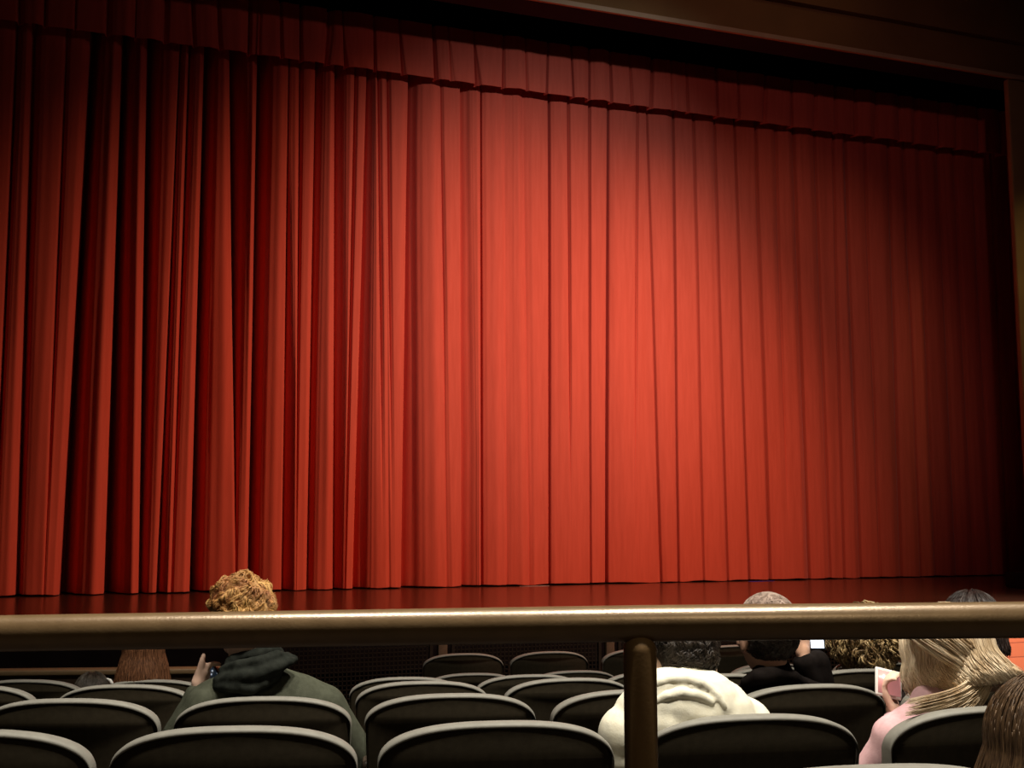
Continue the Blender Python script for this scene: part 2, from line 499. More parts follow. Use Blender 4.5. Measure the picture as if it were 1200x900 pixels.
# pleat edges surveyed along the curtain (high, low), width of the recess beside each, depth of the recess
D_ = 0.20
folds = [(-60, -75, 12, 12, .2, .2), (-32, -45, 12, 12, .2, .2), (5, -8, 8, 7, .15, .15), (28, 19, 12, 10, .22, .22), (65, 53, 7, 5, .10, .03),
         (90, 73, 17, 21, .40, .42), (134, 124, 15, 20, .36, .40), (168, 163, 15, 12, .36, .28), (199, 186, 6, 9, .14, .18),
         (212, 202, 7, 5, .14, .05), (233, 225, 15, 16, .36, .40), (272, 275, 14, 5, .32, .08), (298, 292.5, 15, 14, .40, .38),
         (335, 331, 7, 16, .17, .20), (349, 347, 5, 2, .12, .02), (366, 361, 10, 9, .22, .24), (392, 391, 13, 14, .26, .26),
         (411, 405, 5, 3, .10, .04), (424, 416, 13, 18, .20, .27), (444, 447, 6, 5, .08, .0), (455, 458, 6, 5, .08, .0),
         (476, 472, 16, 22, .28, .28), (518, 521, 6, 8, .05, .03), (540, 541, 15, 19, .14, .17), (564, 564.5, 3, 3.5, .22, .22),
         (590, 592, 10, 8, .02, .02), (614, 618, 10, 8, .03, .03), (643, 643.5, 4, 3.5, .18, .18), (666, 668, 4, 3, .08, .0), (690.5, 691.5, 4, 3, .12, .08),
         (712, 711, 4.5, 5, .26, .26), (745, 743, 4, 4, .07, .0), (763, 772, 3.5, 4, .10, .14), (790.5, 794, 4, 4, .16, .17),
         (816, 823, 4, 3, .11, .07), (842, 851, 4, 3.5, .13, .12), (866, 876, 4, 4, .15, .18), (890, 900, 5, 5, .17, .2),
         (913, 922, 4, 3, .09, .0), (935, 946.5, 5, 5, .17, .24), (960, 971, 4, 4, .14, .12), (980, 988, 4, 4, .14, .15), (996, 1007, 4.5, 4.5, .18, .2),
         (1018, 1029, 4, 4, .12, .1), (1045, 1055, 5, 5, .18, .2), (1065, 1077, 4, 4, .14, .15), (1082, 1094, 4, 4, .12, .14),
         (1105, 1119, 5, 5, .16, .16), (1124, 1139, 5, 5, .14, .14), (1146, 1160, 4, 4, .12, .12), (1166, 1180, 4, 4, .12, .12), (1185, 1200, 4, 4, .1, .1), (1205, 1220, 4, 4, .1, .1)]
vb = at(600, 103, VAL_Y).z
vt = at(600, 42, VAL_Y).z
cur = drape('stage_curtain', folds, CURT_Y, lambda u: STAGE_Z + 0.012, lambda u: vb + 0.40, M['curtain'], hem=0.012)
tag(cur, 'huge closed red velour stage curtain hanging in deep vertical pleats to the stage floor', 'curtain')

vx = [-40, -8, 20, 49, 86, 122, 157, 190, 226, 256, 290, 302, 328, 351, 381, 403, 438, 469, 508, 526, 556, 589, 615, 641.5, 669, 690, 714, 737, 764,
      785, 803, 838, 864, 897, 927, 956, 977, 1000, 1026, 1050, 1072, 1098, 1120, 1144, 1168, 1190]
rv = random.Random(5)
vf = []
for x in vx:
    dd = rv.uniform(0.07, 0.13)
    if x in (302, 526, 615, 785): dd = 0.04
    sh = rv.uniform(-2.0, 2.0)
    vf.append((x, x + sh, rv.uniform(4, 9) if x < 560 else rv.uniform(3, 5), rv.uniform(5, 10) if x < 560 else rv.uniform(3, 6), dd, dd * 1.15))
vuz, vlz = 60, 100
val = drape('stage_valance', vf, VAL_Y, lambda u: vb, lambda u: vt, M['curtain'], pu=vuz, pl=vlz, nz=8, ripple=0.012)
tag(val, 'short pleated red valance hanging across the top of the big curtain', 'valance')

bm = bmesh.new()      # thin blue strip and pale strip by the hem
a = at(876, 683, CURT_Y - 0.08); b = at(906, 682.4, CURT_Y - 0.08)
box(bm, 0, b.x - a.x, -0.014, 0.014, 0, 0.003)
tag(obj('tape', bm, M['bluestrip'], loc=(a.x, CURT_Y - 0.10, STAGE_Z + 0.001)), 'small blue strip on the stage floor at the curtain hem', 'tape')
bm = bmesh.new()
a = at(608, 688, CURT_Y - 0.06); b = at(642, 688, CURT_Y - 0.06)
box(bm, 0, b.x - a.x, -0.008, 0.008, 0, 0.003)
tag(obj('tape', bm, M['paletape'], loc=(a.x, CURT_Y - 0.09, STAGE_Z + 0.001)), 'thin pale strip on the stage floor under the middle of the curtain', 'tape')

# dark cabinet standing on the stage beside the right proscenium wall
p = at(1192, 681, 10.2)
bm = bmesh.new()
box(bm, -0.14, 0.2, 0, 0.3, 0, 0.17, 0.02)
sp = obj('stage_speaker', bm, M['black'], loc=(p.x + 0.06, 10.0, STAGE_Z))
tag(sp, 'low black box on the stage floor beside the right proscenium wall', 'speaker')
bm = bmesh.new()
box(bm, -0.12, 0.18, -0.008, 0.0, 0.02, 0.15, 0.003)
obj('grille', bm, M['black'], sp)

# ------------------------------------------------------------------ pit railing with wire panels, and low wall on the left
PR_Y = 8.42
p1 = at(518, 760, PR_Y).x
p2 = at(714, 760, PR_Y).x
dp = p2 - p1
pr = bpy.data.objects.new('pit_railing', None)
COL.objects.link(pr)
pr.location = (p1, PR_Y, 0)
tag(pr, 'dark railing with square wire mesh panels in front of the stage', 'railing')
bm = bmesh.new()
RT = 1.0
x_l, x_r = -1.04 * dp, 3.25 * dp
box(bm, x_l, x_r, -0.02, 0.02, RT - 0.03, RT, 0.008)
obj('top_rail', bm, M['pitpost'], pr)
for k in range(-1, 4):
    bm = bmesh.new()
    box(bm, k * dp - 0.036, k * dp + 0.036, -0.025, 0.025, 0, RT - 0.03, 0.006)
    obj('post', bm, M['pitpost'], pr)
for k in range(-1, 3):
    bm = bmesh.new()
    a, b = k * dp + 0.085, (k + 1) * dp - 0.085
    for xx in (a, b):
        box(bm, xx - 0.012, xx + 0.012, -0.012, 0.012, 0.05, RT - 0.06)
    for zz in (0.05, RT - 0.06):
        box(bm, a, b, -0.012, 0.012, zz - 0.01, zz + 0.01)
    n = int((b - a) / 0.031)
    for i in range(1, n):
        xx = a + (b - a) * i / n
        box(bm, xx - 0.0035, xx + 0.0035, -0.004, 0.004, 0.05, RT - 0.06)
    n = int((RT - 0.11) / 0.031)
    for i in range(1, n):
        zz = 0.05 + (RT - 0.11) * i / n
        box(bm, a, b, -0.004, 0.004, zz - 0.0035, zz + 0.0035)
    obj('mesh_panel', bm, M['mesh'], pr, smooth=False)

wa = atd(-220, 788, 7.15); wb = atd(262, 788, 7.35)
lw = bpy.data.objects.new('low_wall', None)
COL.objects.link(lw)
lw.location = (wa.x, wa.y, 0)
ang = math.atan2(wb.y - wa.y, wb.x - wa.x)
lw.rotation_euler = (0, 0, ang)
L_ = math.hypot(wb.x - wa.x, wb.y - wa.y)
tag(lw, 'low dark wall with a narrow wooden cap beyond the front rows at far left', 'wall', kind='structure')
bm = bmesh.new(); box(bm, 0, L_, 0.0, 0.09, 0, wa.z - 0.035); obj('wall_panel', bm, M['lowwall'], lw, smooth=False)
bm = bmesh.new(); box(bm, -0.02, L_ + 0.02, -0.02, 0.11, wa.z - 0.034, wa.z, 0.008); obj('wall_cap', bm, M['cap'], lw)

# ------------------------------------------------------------------ hand rail in front of the camera
rd = 1.30
rl = bpy.data.objects.new('handrail', None)
COL.objects.link(rl)
q0 = atd(-260, 746.5, rd); q1 = atd(749, 730.5, rd); q2 = atd(1460, 724, rd)
pf = Vector((q1.x, q1.y, 0.68))
rl.location = pf
tag(rl, 'thick brown metal handrail crossing the whole view in front of the seats', 'railing')
bm = bmesh.new()
R_ = 0.0203
pts = []
for i in range(25):
    t = i / 24
    pts.append(q0.lerp(q1, t) - pf)
for i in range(1, 19):
    pts.append(q1.lerp(q2, i / 18) - pf)
for k in range(-3, 4):      # soften the bend above the post
    pts[24 + k].z += 0.0
tube(bm, pts, R_, 28)
obj('rail', bm, M['rail'], rl)
bk = Vector((-math.sin(YAW), -math.cos(YAW), 0)) * 0.0045      # the post is welded slightly to the near side
hz_ = q1.z - 0.68
bm = bmesh.new()
tp = [(bk.x, bk.y, 0.012), (bk.x, bk.y, hz_ - 0.030)]
tr = [0.0185, 0.0185]
for i in range(1, 9):
    a = PI / 2 * i / 8
    tp.append((bk.x, bk.y, hz_ - 0.030 + 0.0185 * math.sin(a)))
    tr.append(max(0.0005, 0.0185 * math.cos(a)))
tube(bm, tp, tr, 28)
obj('post', bm, M['post'], rl)
bm = bmesh.new()
tube(bm, [(0, 0, 0), (0, 0, 0.008), (0, 0, 0.012)], [0.05, 0.05, 0.03], 28)
obj('base_flange', bm, M['post'], rl)

# ------------------------------------------------------------------ theatre seats
HW = 0.283      # half width of the back
TOP = 0.86


def outline(n=44, grow=0.0, zmin=0.34):
    """back outline seen from behind: from low left over the arched top to low right"""
    pts = []
    arch, rise = HW + grow, 0.104
    ns = 8
    zs = TOP - rise
    for i in range(ns):
        z = zmin + (zs - zmin) * i / ns
        pts.append((-(arch - 0.03 * ((zs - z) / (zs - zmin)) ** 1.3), z))
    for i in range(n + 1):
        a = PI - PI * i / n
        c, s = math.cos(a), math.sin(a)
        e = 2 / 2.45
        x = math.copysign(abs(c) ** e, c) * arch
        z = zs + abs(s) ** e * (rise + grow)
        pts.append((x, z))
    for i in range(ns - 1, -1, -1):
        z = zmin + (zs - zmin) * i / ns
        pts.append((arch - 0.03 * ((zs - z) / (zs - zmin)) ** 1.3, z))
    return pts


def bend(x, y, z):
    return Vector((x, y + 0.035 * (x / HW) ** 2 - (z - 0.42) * 0.13 + 0.057, z))


def slab(bm, y0, y1, grow, zmin, inset=0.012):
    prev = None
    loops = []
    for (g, y) in ((grow - inset, y0), (grow, y0 + min(0.01, (y1 - y0) / 3)), (grow, y1 - min(0.012, (y1 - y0) / 3)), (grow - inset * 1.4, y1)):
        loops.append([bm.verts.new(bend(x, y, z)) for (x, z) in outline(grow=g, zmin=zmin)])
    n = len(loops[0])
    for a, b in zip(loops, loops[1:]):
        for i in range(n - 1):
            bm.faces.new((a[i], a[i + 1], b[i + 1], b[i]))
        bm.faces.new((a[n - 1], a[0], b[0], b[n - 1]))
    for lp in (loops[0], loops[-1]):     # cross strips keep the bend
        for i in range(n // 2 - 1):
            bm.faces.new((lp[i], lp[i + 1], lp[n - 2 - i], lp[n - 1 - i]))


def make_seat():
    r = bpy.data.objects.new('theatre_seat', None)
    COL.objects.link(r)
    bm = bmesh.new(); slab(bm, 0.0, 0.028, -0.004, 0.34); obj('back_shell', bm, M['shell'], r)
    bm = bmesh.new(); slab(bm, 0.030, 0.095, -0.030, 0.46, 0.02); obj('backrest', bm, M['seatcloth'], r)
    bm = bmesh.new()      # pale edge band following the arch of the back
    prof = [(-0.0122, 0.001), (-0.0110, -0.004), (-0.003, 0.002), (0.0, 0.010), (0.0, 0.040), (-0.004, 0.046), (-0.022, 0.046)]
    rings = []
    oo = [q for q in outline(n=64, grow=0.0, zmin=0.40)]
    for i, (x, z) in enumerate(oo):
        x0, z0 = oo[max(0, i - 1)]; x1, z1 = oo[min(len(oo) - 1, i + 1)]
        t = Vector((x1 - x0, z1 - z0)); t.normalize()
        nx, nz = -t.y, t.x
        g = min(1.0, 0.04 + 1.05 * max(0.0, nz) ** 0.8)  # sides thinned to imitate the band darkening away from overhead light
        rings.append([bm.verts.new(bend(x + nx * a * g, y, z + nz * a * g)) for (a, y) in prof])
    for a, b in zip(rings, rings[1:]):
        for k in range(len(prof)):
            k2 = (k + 1) % len(prof)
            bm.faces.new((a[k], a[k2], b[k2], b[k]))
    bm.faces.new(rings[0]); bm.faces.new(rings[-1][::-1])
    obj('edge_band', bm, M['rim'], r)
    bm = bmesh.new(); box(bm, -0.225, 0.225, 0.13, 0.56, 0.36, 0.45, 0.035, 3); obj('seat', bm, M['seatcloth'], r)
    bm = bmesh.new(); box(bm, -0.22, 0.22, 0.14, 0.54, 0.335, 0.357, 0.01); obj('seat_pan', bm, M['shell'], r)
    for s in (-1, 1):
        bm = bmesh.new()
        x = s * 0.268
        box(bm, x - 0.012, x + 0.012, 0.16, 0.30, 0.02, 0.60, 0.006)
        box(bm, x - 0.02, x + 0.02, 0.10, 0.40, 0.0, 0.022, 0.005)
        obj('leg', bm, M['iron'], r)
        bm = bmesh.new()
        box(bm, x - 0.019, x + 0.019, 0.12, 0.47, 0.602, 0.632, 0.012, 3)
        obj('armrest', bm, M['armwood'], r)
    return r


SEATS = {
    0: [1018, 1422],
    1: [-45, 272, 582, 880, 1163],
    2: [78, 307, 528, 744, 952, 1145],
    3: [-40, 145, 495, 667, 843, 1003],
    4: [32, 178, 474, 620, 766, 903, 1030],
    5: [553, 674, 902, 1020],
    6: [543, 644, 750, 855],
}
RN = ['row nearest the handrail', 'first full row behind the handrail', 'second full row beyond the handrail', 'third row beyond the handrail',
      'fourth row beyond the handrail', 'second row from the stage', 'front row by the wire mesh']
SEATLAB = {
    (0, 0): 'theatre seat at the bottom edge, only its pale top showing below the pink sleeve',
    (0, 1): 'theatre seat of the chestnut haired child in the bottom right corner',
    (1, 0): 'empty theatre seat in the bottom left corner, cut off by the left edge',
    (1, 1): 'large empty theatre seat directly behind the seat of the green hooded person',
    (1, 2): 'large empty theatre seat just left of the rail post at the bottom edge',
    (1, 3): 'theatre seat right of the rail post, holding the person in cream fleece',
    (1, 4): 'theatre seat holding the blonde person in pink',
    (2, 0): 'wide empty theatre seat at far left, left of the green hooded person',
    (2, 1): 'theatre seat holding the person in the green hooded top',
    (2, 2): 'empty theatre seat directly in front of the large seat left of the rail post',
    (2, 3): 'empty theatre seat partly covered by the rail post and the cream fleece',
    (2, 4): 'theatre seat holding the man in the black jacket',
    (2, 5): 'theatre seat of the dark haired person, behind the blonde person',
    (3, 0): 'corner of an empty seat touching the left edge above the wide far left seat',
    (3, 1): 'empty theatre seat directly behind the long brown haired girl',
    (3, 2): 'lower of two nested pale rims right of the green hooded person',
    (3, 3): 'empty third row seat left of the rail post, below two shallower rims',
    (3, 4): 'third row seat between the cream fleece and the man in black, flat rim showing',
    (3, 5): 'third row seat holding the curly dark blond person',
    (4, 0): 'fourth row seat at the left edge, holding the ash haired child',
    (4, 1): 'fourth row seat holding the long brown haired girl',
    (4, 2): 'upper of two nested pale rims right of the green hooded person',
    (4, 3): 'empty fourth row seat below the second small front row seat',
    (4, 4): 'empty fourth row seat touching the left side of the rail post',
    (4, 5): 'fourth row seat whose rim curves up towards the neck of the man in black',
    (4, 6): 'fourth row seat beyond the curly dark blond person',
    (5, 0): 'empty seat directly below the leftmost small front row seat',
    (5, 1): 'empty seat below the second small front row seat, shallow rim left of the post',
    (5, 2): 'empty seat two rows from the stage, left of the man in black',
    (5, 3): 'empty seat two rows from the stage, left of the curly hair',
    (6, 0): 'leftmost small front row seat against the wire mesh',
    (6, 1): 'second small front row seat from the left against the wire mesh',
    (6, 2): 'front row seat cut off by the left side of the rail post',
    (6, 3): 'front row seat between the dark haired head and the man in black',
}
proto = make_seat()
first = True
POS = {}


def copy_tree(o, parent=None):
    c = o.copy()
    COL.objects.link(c)
    if parent is not None:
        c.parent = parent
    for ch in list(o.children):
        copy_tree(ch, c)
    return c


for r, pxs in SEATS.items():
    Y, fz = ROWS[r]
    for i, px in enumerate(pxs):
        zt = fz + TOP
        x = at(px, 800, Y).x
        for it in range(8):
            ps = math.asin((ARC.x - x) / arc_r(Y))
            yy = arc_y(Y, x)
            ends = []
            for k in (-1, 1):
                ends.append(proj((x + k * HW * math.cos(ps) + .035 * math.sin(ps), yy - k * HW * math.sin(ps) + .035 * math.cos(ps), zt - .08))[0])
            x += (px - sum(ends) / 2) / (ends[1] - ends[0]) * 2 * HW
        ps = math.asin((ARC.x - x) / arc_r(Y))
        Y0, Y = Y, arc_y(Y, x)
        o = proto if first else copy_tree(proto)
        first = False
        o.location = (x, Y, fz)
        o.rotation_euler = (0, 0, -ps)
        tag(o, SEATLAB[(r, i)], 'seat', 'rows of theatre seats')
        POS[(r, i)] = Vector((x, Y, fz))
        Y = Y0


# ------------------------------------------------------------------ people
def frame(face, up=(0, 0, 1)):
    f = Vector(face).normalized()
    u = Vector(up)
    r = f.cross(u).normalized()
    u = r.cross(f).normalized()
    return Matrix((r, f, u)).transposed()      # columns: right, forward, up


def head_prims(bm, c, Rm, s=1.0):
    T = lambda x, y, z: c + Rm @ (Vector((x, y, z)) * s)
    ball(bm, T(0, -0.012, 0.022), 0.1 * s, (0.76, 0.97, 0.90), Rm)          # cranium
    ball(bm, T(0, 0.022, -0.03), 0.1 * s, (0.64, 0.72, 0.86), Rm)           # face
    ball(bm, T(0, 0.046, -0.088), 0.03 * s, (1.25, 0.95, 0.75), Rm)          # chin
    ball(bm, T(0, 0.082, 0.018), 0.02 * s, (2.2, 0.7, 0.55), Rm)            # brow
    cap(bm, T(0, 0.088, 0.004), T(0, 0.108, -0.028), 0.007 * s, 0.0125 * s)  # nose
    ball(bm, T(0.012, 0.098, -0.031), 0.008 * s); ball(bm, T(-0.012, 0.098, -0.031), 0.008 * s)
    ball(bm, T(0, 0.088, -0.055), 0.009 * s, (2.4, 0.8, 0.6), Rm)           # lips
    ball(bm, T(0, 0.086, -0.064), 0.009 * s, (2.0, 0.8, 0.65), Rm)
    for k in (-1, 1):
        ball(bm, T(0.045 * k, 0.074, -0.022), 0.02 * s, (1, 0.7, 0.8), Rm)  # cheekbone
        ball(bm, T(0.079 * k, -0.008, -0.018), 0.032 * s, (0.28, 0.62, 1.0), Rm)   # ear
        ball(bm, T(0.076 * k, 0.004, -0.040), 0.012 * s, (0.6, 0.8, 1), Rm)


def hand_prims(bm, w, d, n, curl=0.5, s=1.0, side=1, spread=0.0, thumb=None, fingers=None):
    """w wrist, d direction of the palm, n normal out of the palm; side = +1 when the thumb is on d x n"""
    d = Vector(d).normalized(); n = Vector(n); n = (n - d * n.dot(d)).normalized()
    t = d.cross(n) * side
    P = lambda a, b, c: w + (d * a + t * b + n * c) * s
    cap(bm, P(-0.01, 0, 0), P(0.03, 0, 0), 0.024 * s, 0.024 * s)
    for b in (-0.030, -0.011, 0.009, 0.028):
        cap(bm, P(0.02, b * 0.75, 0), P(0.088, b, 0), 0.013 * s, 0.0115 * s)
    lens = (0.062, 0.078, 0.084, 0.074)
    for i, (b, L) in enumerate(zip((-0.030, -0.011, 0.009, 0.028), lens)):
        c = curl if fingers is None else fingers[i]
        p = P(0.09, b, 0)
        a = 0.15 + c * 0.55
        rr = (0.0098, 0.0092, 0.0085, 0.0075)
        seg = (0.46, 0.31, 0.23)
        for k in range(3):
            q = p + (d * math.cos(a) + n * math.sin(a) + t * spread * b * 6) * L * seg[k] * s
            cap(bm, p, q, rr[k] * s, rr[k + 1] * s, 10)
            p = q
            a += c * 1.0
    if thumb is None:
        thumb = (0.55, 0.75, 0.35)
    p0 = P(0.022, 0.024, 0.006)
    dv = (d * thumb[0] + t * thumb[1] + n * thumb[2]).normalized()
    p1 = p0 + dv * 0.044 * s
    dv2 = (dv + d * 0.45).normalized()
    p2 = p1 + dv2 * 0.034 * s
    p3 = p2 + (dv2 + d * 0.2).normalized() * 0.026 * s
    cap(bm, p0, p1, 0.014 * s, 0.0115 * s, 10); cap(bm, p1, p2, 0.0115 * s, 0.0102 * s, 10); cap(bm, p2, p3, 0.0102 * s, 0.0082 * s, 10)


def person(L, label, J, skin, top_m, top_name='jacket', hair=None, s=1.0, head_s=1.0, face=(0, 1, 0), up=(0, 0, 1), fat=1.0, hood=None, voxel=0.008,
           hands=None, sleeve=1.0, seed=1.0, top_amp=0.006, legs=True, torso_up=None, extra=()):
    """J: joints relative to L.  Returns the body object and the head frame."""
    j = dict(hip=(0, .26, .50), chest=(0, .20, .80), neck=(0, .21, .98), head=(0, .25, 1.13),
             shl=(-.185, .20, .93), shr=(.185, .20, .93), ell=(-.25, .32, .70), elr=(.25, .32, .70), wrl=(-.13, .52, .60), wrr=(.13, .52, .60))
    j.update(J)
    j = {k: Vector(v) for k, v in j.items()}
    Rm = frame(face, up)
    bm = bmesh.new()
    head_prims(bm, j['head'], Rm, head_s)
    hb = j['head'] + Rm @ Vector((0, -0.018, -0.05)) * head_s
    cap(bm, j['neck'], hb, 0.058 * s, 0.052 * s)
    chain(bm, [j['hip'], j['chest'], j['neck'] - Vector((0, 0, .05))], [0.13 * s, 0.125 * s, 0.07 * s])
    for sd, a, b, c in ((-1, 'shl', 'ell', 'wrl'), (1, 'shr', 'elr', 'wrr')):
        cap(bm, j['chest'] + Vector((0, 0, .06)), j[a], 0.09 * s, 0.06 * s)
        chain(bm, [j[a], j[b], j[c]], [0.052 * s, 0.040 * s, 0.027 * s])
        h = (hands or {}).get('l' if sd < 0 else 'r')
        dd = (j[c] - j[b]).normalized()
        if h and 'custom' in h:
            for pp, rr in h['custom']:
                chain(bm, pp, rr)
        elif h:
            hand_prims(bm, j[c], h.get('d', dd), h['n'], h.get('curl', .4), s * h.get('s', 1), h.get('side', 1), h.get('spread', 0), h.get('thumb'), h.get('fingers'))
        else:
            hand_prims(bm, j[c], (dd + Vector((0, .3, -.1))), (0, -0.1, -1), 0.35, s, -sd if True else sd)
    knees = {}
    for sd in (-1, 1):
        hp = j['hip'] + Vector((sd * .09 * s, 0.02, -0.01)); kn = Vector((j['hip'].x * .6 + sd * .12, .66, .50)); an = Vector((j['hip'].x * .6 + sd * .12, .66, .10))
        knees[sd] = (hp, kn, an)
        chain(bm, [hp, kn, an], [0.085 * s, 0.056 * s, 0.038 * s])
        cap(bm, an + Vector((0, -.03, -.045)), an + Vector((0, .13, -.065)), 0.035, 0.026)
    body = sculpt('person', bm, skin, loc=L, voxel=voxel, iters=3)
    tag(body, label, 'person')
    # clothing
    bm = bmesh.new()
    sf = fat
    rt = frame((0, 1, 0), (j['neck'] - j['hip']).normalized())
    mid = j['hip'].lerp(j['chest'], .5)
    ball(bm, j['hip'], 0.16 * s * sf, (1.12, .86, .9), rt); ball(bm, mid, 0.16 * s * sf, (1.12, .86, 1.1), rt)
    ball(bm, j['chest'], 0.165 * s * sf, (1.15, .84, 1.0), rt)
    ball(bm, j['chest'].lerp(j['neck'], .45), 0.14 * s * sf, (1.15, .78, .8), rt)
    cap(bm, j['chest'].lerp(j['neck'], .6), j['neck'], 0.10 * s, 0.072 * s)
    for a, b, c in (('shl', 'ell', 'wrl'), ('shr', 'elr', 'wrr')):
        cap(bm, j['chest'].lerp(j['neck'], .62), j[a], 0.098 * s * sf, 0.076 * s * sf)
        cap(bm, j['chest'] - Vector((0, 0, .02)), j[a] - Vector((0, 0, .05)), 0.13 * s * sf, 0.07 * s * sf)
        wv = j[b].lerp(j[c], .93)
        chain(bm, [j[a], j[b], wv], [0.074 * s * sf * sleeve, 0.060 * s * sf * sleeve, 0.042 * s * sleeve])
    for pp, rr in extra:
        chain(bm, pp, rr)
    sculpt(top_name, bm, top_m, body, voxel=0.007 if extra else 0.012, iters=3 if extra else 6, amp=top_amp, sc=9, seed=seed)
    bm = bmesh.new()
    ball(bm, j['hip'] + Vector((0, 0.0, -.02)), 0.165 * s, (1.15, .95, .8))
    for sd in (-1, 1):
        hp, kn, an = knees[sd]
        chain(bm, [hp, kn, an + Vector((0, 0, .02))], [0.10 * s, 0.072 * s, 0.056 * s])
    sculpt('trousers', bm, M['denim'], body, voxel=0.014, iters=5, amp=0.004, sc=10, seed=seed)
    for sd in (-1, 1):
        hp, kn, an = knees[sd]
        bm = bmesh.new()
        cap(bm, an + Vector((0, -.035, -.05)), an + Vector((0, .135, -.062)), 0.046, 0.036)
        cap(bm, an + Vector((0, -.01, -.03)), an + Vector((0, -.01, .01)), 0.045, 0.047)
        me = sculpt('shoe', bm, M['shoe'], body, voxel=0.010, iters=3)
    for k in (-1, 1):
        bm = bmesh.new()
        ball(bm, j['head'] + Rm @ (Vector((0.031 * k, 0.0735, -0.002)) * head_s), 0.0115 * head_s, seg=12)
        obj('eye', bm, M['eye'], body)
    return body, j['head'], Rm


def tag_part(o, label):
    o['label'] = label
    return o


def scalp(d, grow=1.0):
    """point on the cranium for a unit direction in head axes"""
    return Vector((d.x * 0.080, d.y * 0.100 - 0.012, d.z * 0.094 + 0.022)) * grow


def hair_short(body, c, Rm, m, s=1.0, n=520, length=0.05, rad=0.0075, curl=1.0, lift=0.02, seed=1, low=-0.55, name='hair', shell=1.05, curly=False, bulk=(1, 1, 1), high=2.0):
    rnd = random.Random(seed)
    bm = bmesh.new()
    # close fitting base under the locks
    base = bmesh.new()
    bmesh.ops.create_uvsphere(base, u_segments=32, v_segments=24, radius=1)
    kill = [v for v in base.verts if v.co.z < low - 0.1 or v.co.z > high or (v.co.y > 0.50 and v.co.z < 0.55)]
    bmesh.ops.delete(base, geom=kill, context='VERTS')
    tmp = bpy.data.meshes.new('t'); 
    for v in base.verts:
        q = scalp(v.co, shell)
        q = Vector((q.x * bulk[0], q.y * bulk[1], q.z * bulk[2]))
        v.co = c + Rm @ (q * s)
    base.to_mesh(tmp); base.free()
    bm.from_mesh(tmp); bpy.data.meshes.remove(tmp)
    k = 0
    while k < n:
        d = Vector((rnd.gauss(0, 1), rnd.gauss(0, 1), rnd.gauss(0, 1))).normalized()
        if d.z < low or d.z > high or (d.y > 0.55 and d.z < 0.5) or (abs(d.x) > 0.8 and d.z < 0.0 and d.y > -0.45 and not curly):
            continue
        k += 1
        p = scalp(d, shell)
        p = Vector((p.x * bulk[0], p.y * bulk[1], p.z * bulk[2]))
        # flow away from a whorl at the crown
        whorl = Vector((0.15, -0.55, 0.82)).normalized()
        fl = (d - whorl * d.dot(whorl))
        fl = (fl - d * fl.dot(d))
        if fl.length < 1e-3:
            fl = d.orthogonal()
        fl.normalize()
        sw = 1.5 * noise.noise(d * 2.6 + Vector((seed, 0, 0))) + 0.7 * noise.noise(d * 6.0 + Vector((0, seed, 0))) + rnd.uniform(-.18, .18)
        fl = (fl + d.cross(fl) * sw * curl).normalized()
        pts = []
        L = length * rnd.uniform(.6, 1.2)
        ph = 5 * noise.noise(d * 4.0) + rnd.uniform(0, .7) if not curly else rnd.uniform(0, 6.28)
        sidev = d.cross(fl)
        N = 9 if curly else 6
        for i in range(N):
            t = i / (N - 1)
            out = lift * (0.7 + 1.2 * noise.noise(d * 5.0 + Vector((seed * 2.0, 1, 5)))) * math.sin(PI * min(1, t * 1.1)) * rnd.uniform(.9, 1.1)
            if curly:
                off = sidev * math.sin(ph + t * 9) * 0.012 + d * math.cos(ph + t * 9) * 0.010
            else:
                off = sidev * math.sin(ph + t * 3.5) * 0.008 * curl
            q = p + fl * L * t + d * (out + 0.004) - d * (L * t) ** 2 * 3.5 + off
            pts.append(c + Rm @ (q * s))
        R = rad * s * rnd.uniform(.7, 1.2)
        tube(bm, pts, [R * (1 - (i / (N - 1)) ** 2 * .85) for i in range(N)], 4)
    return obj(name, bm, m, body)


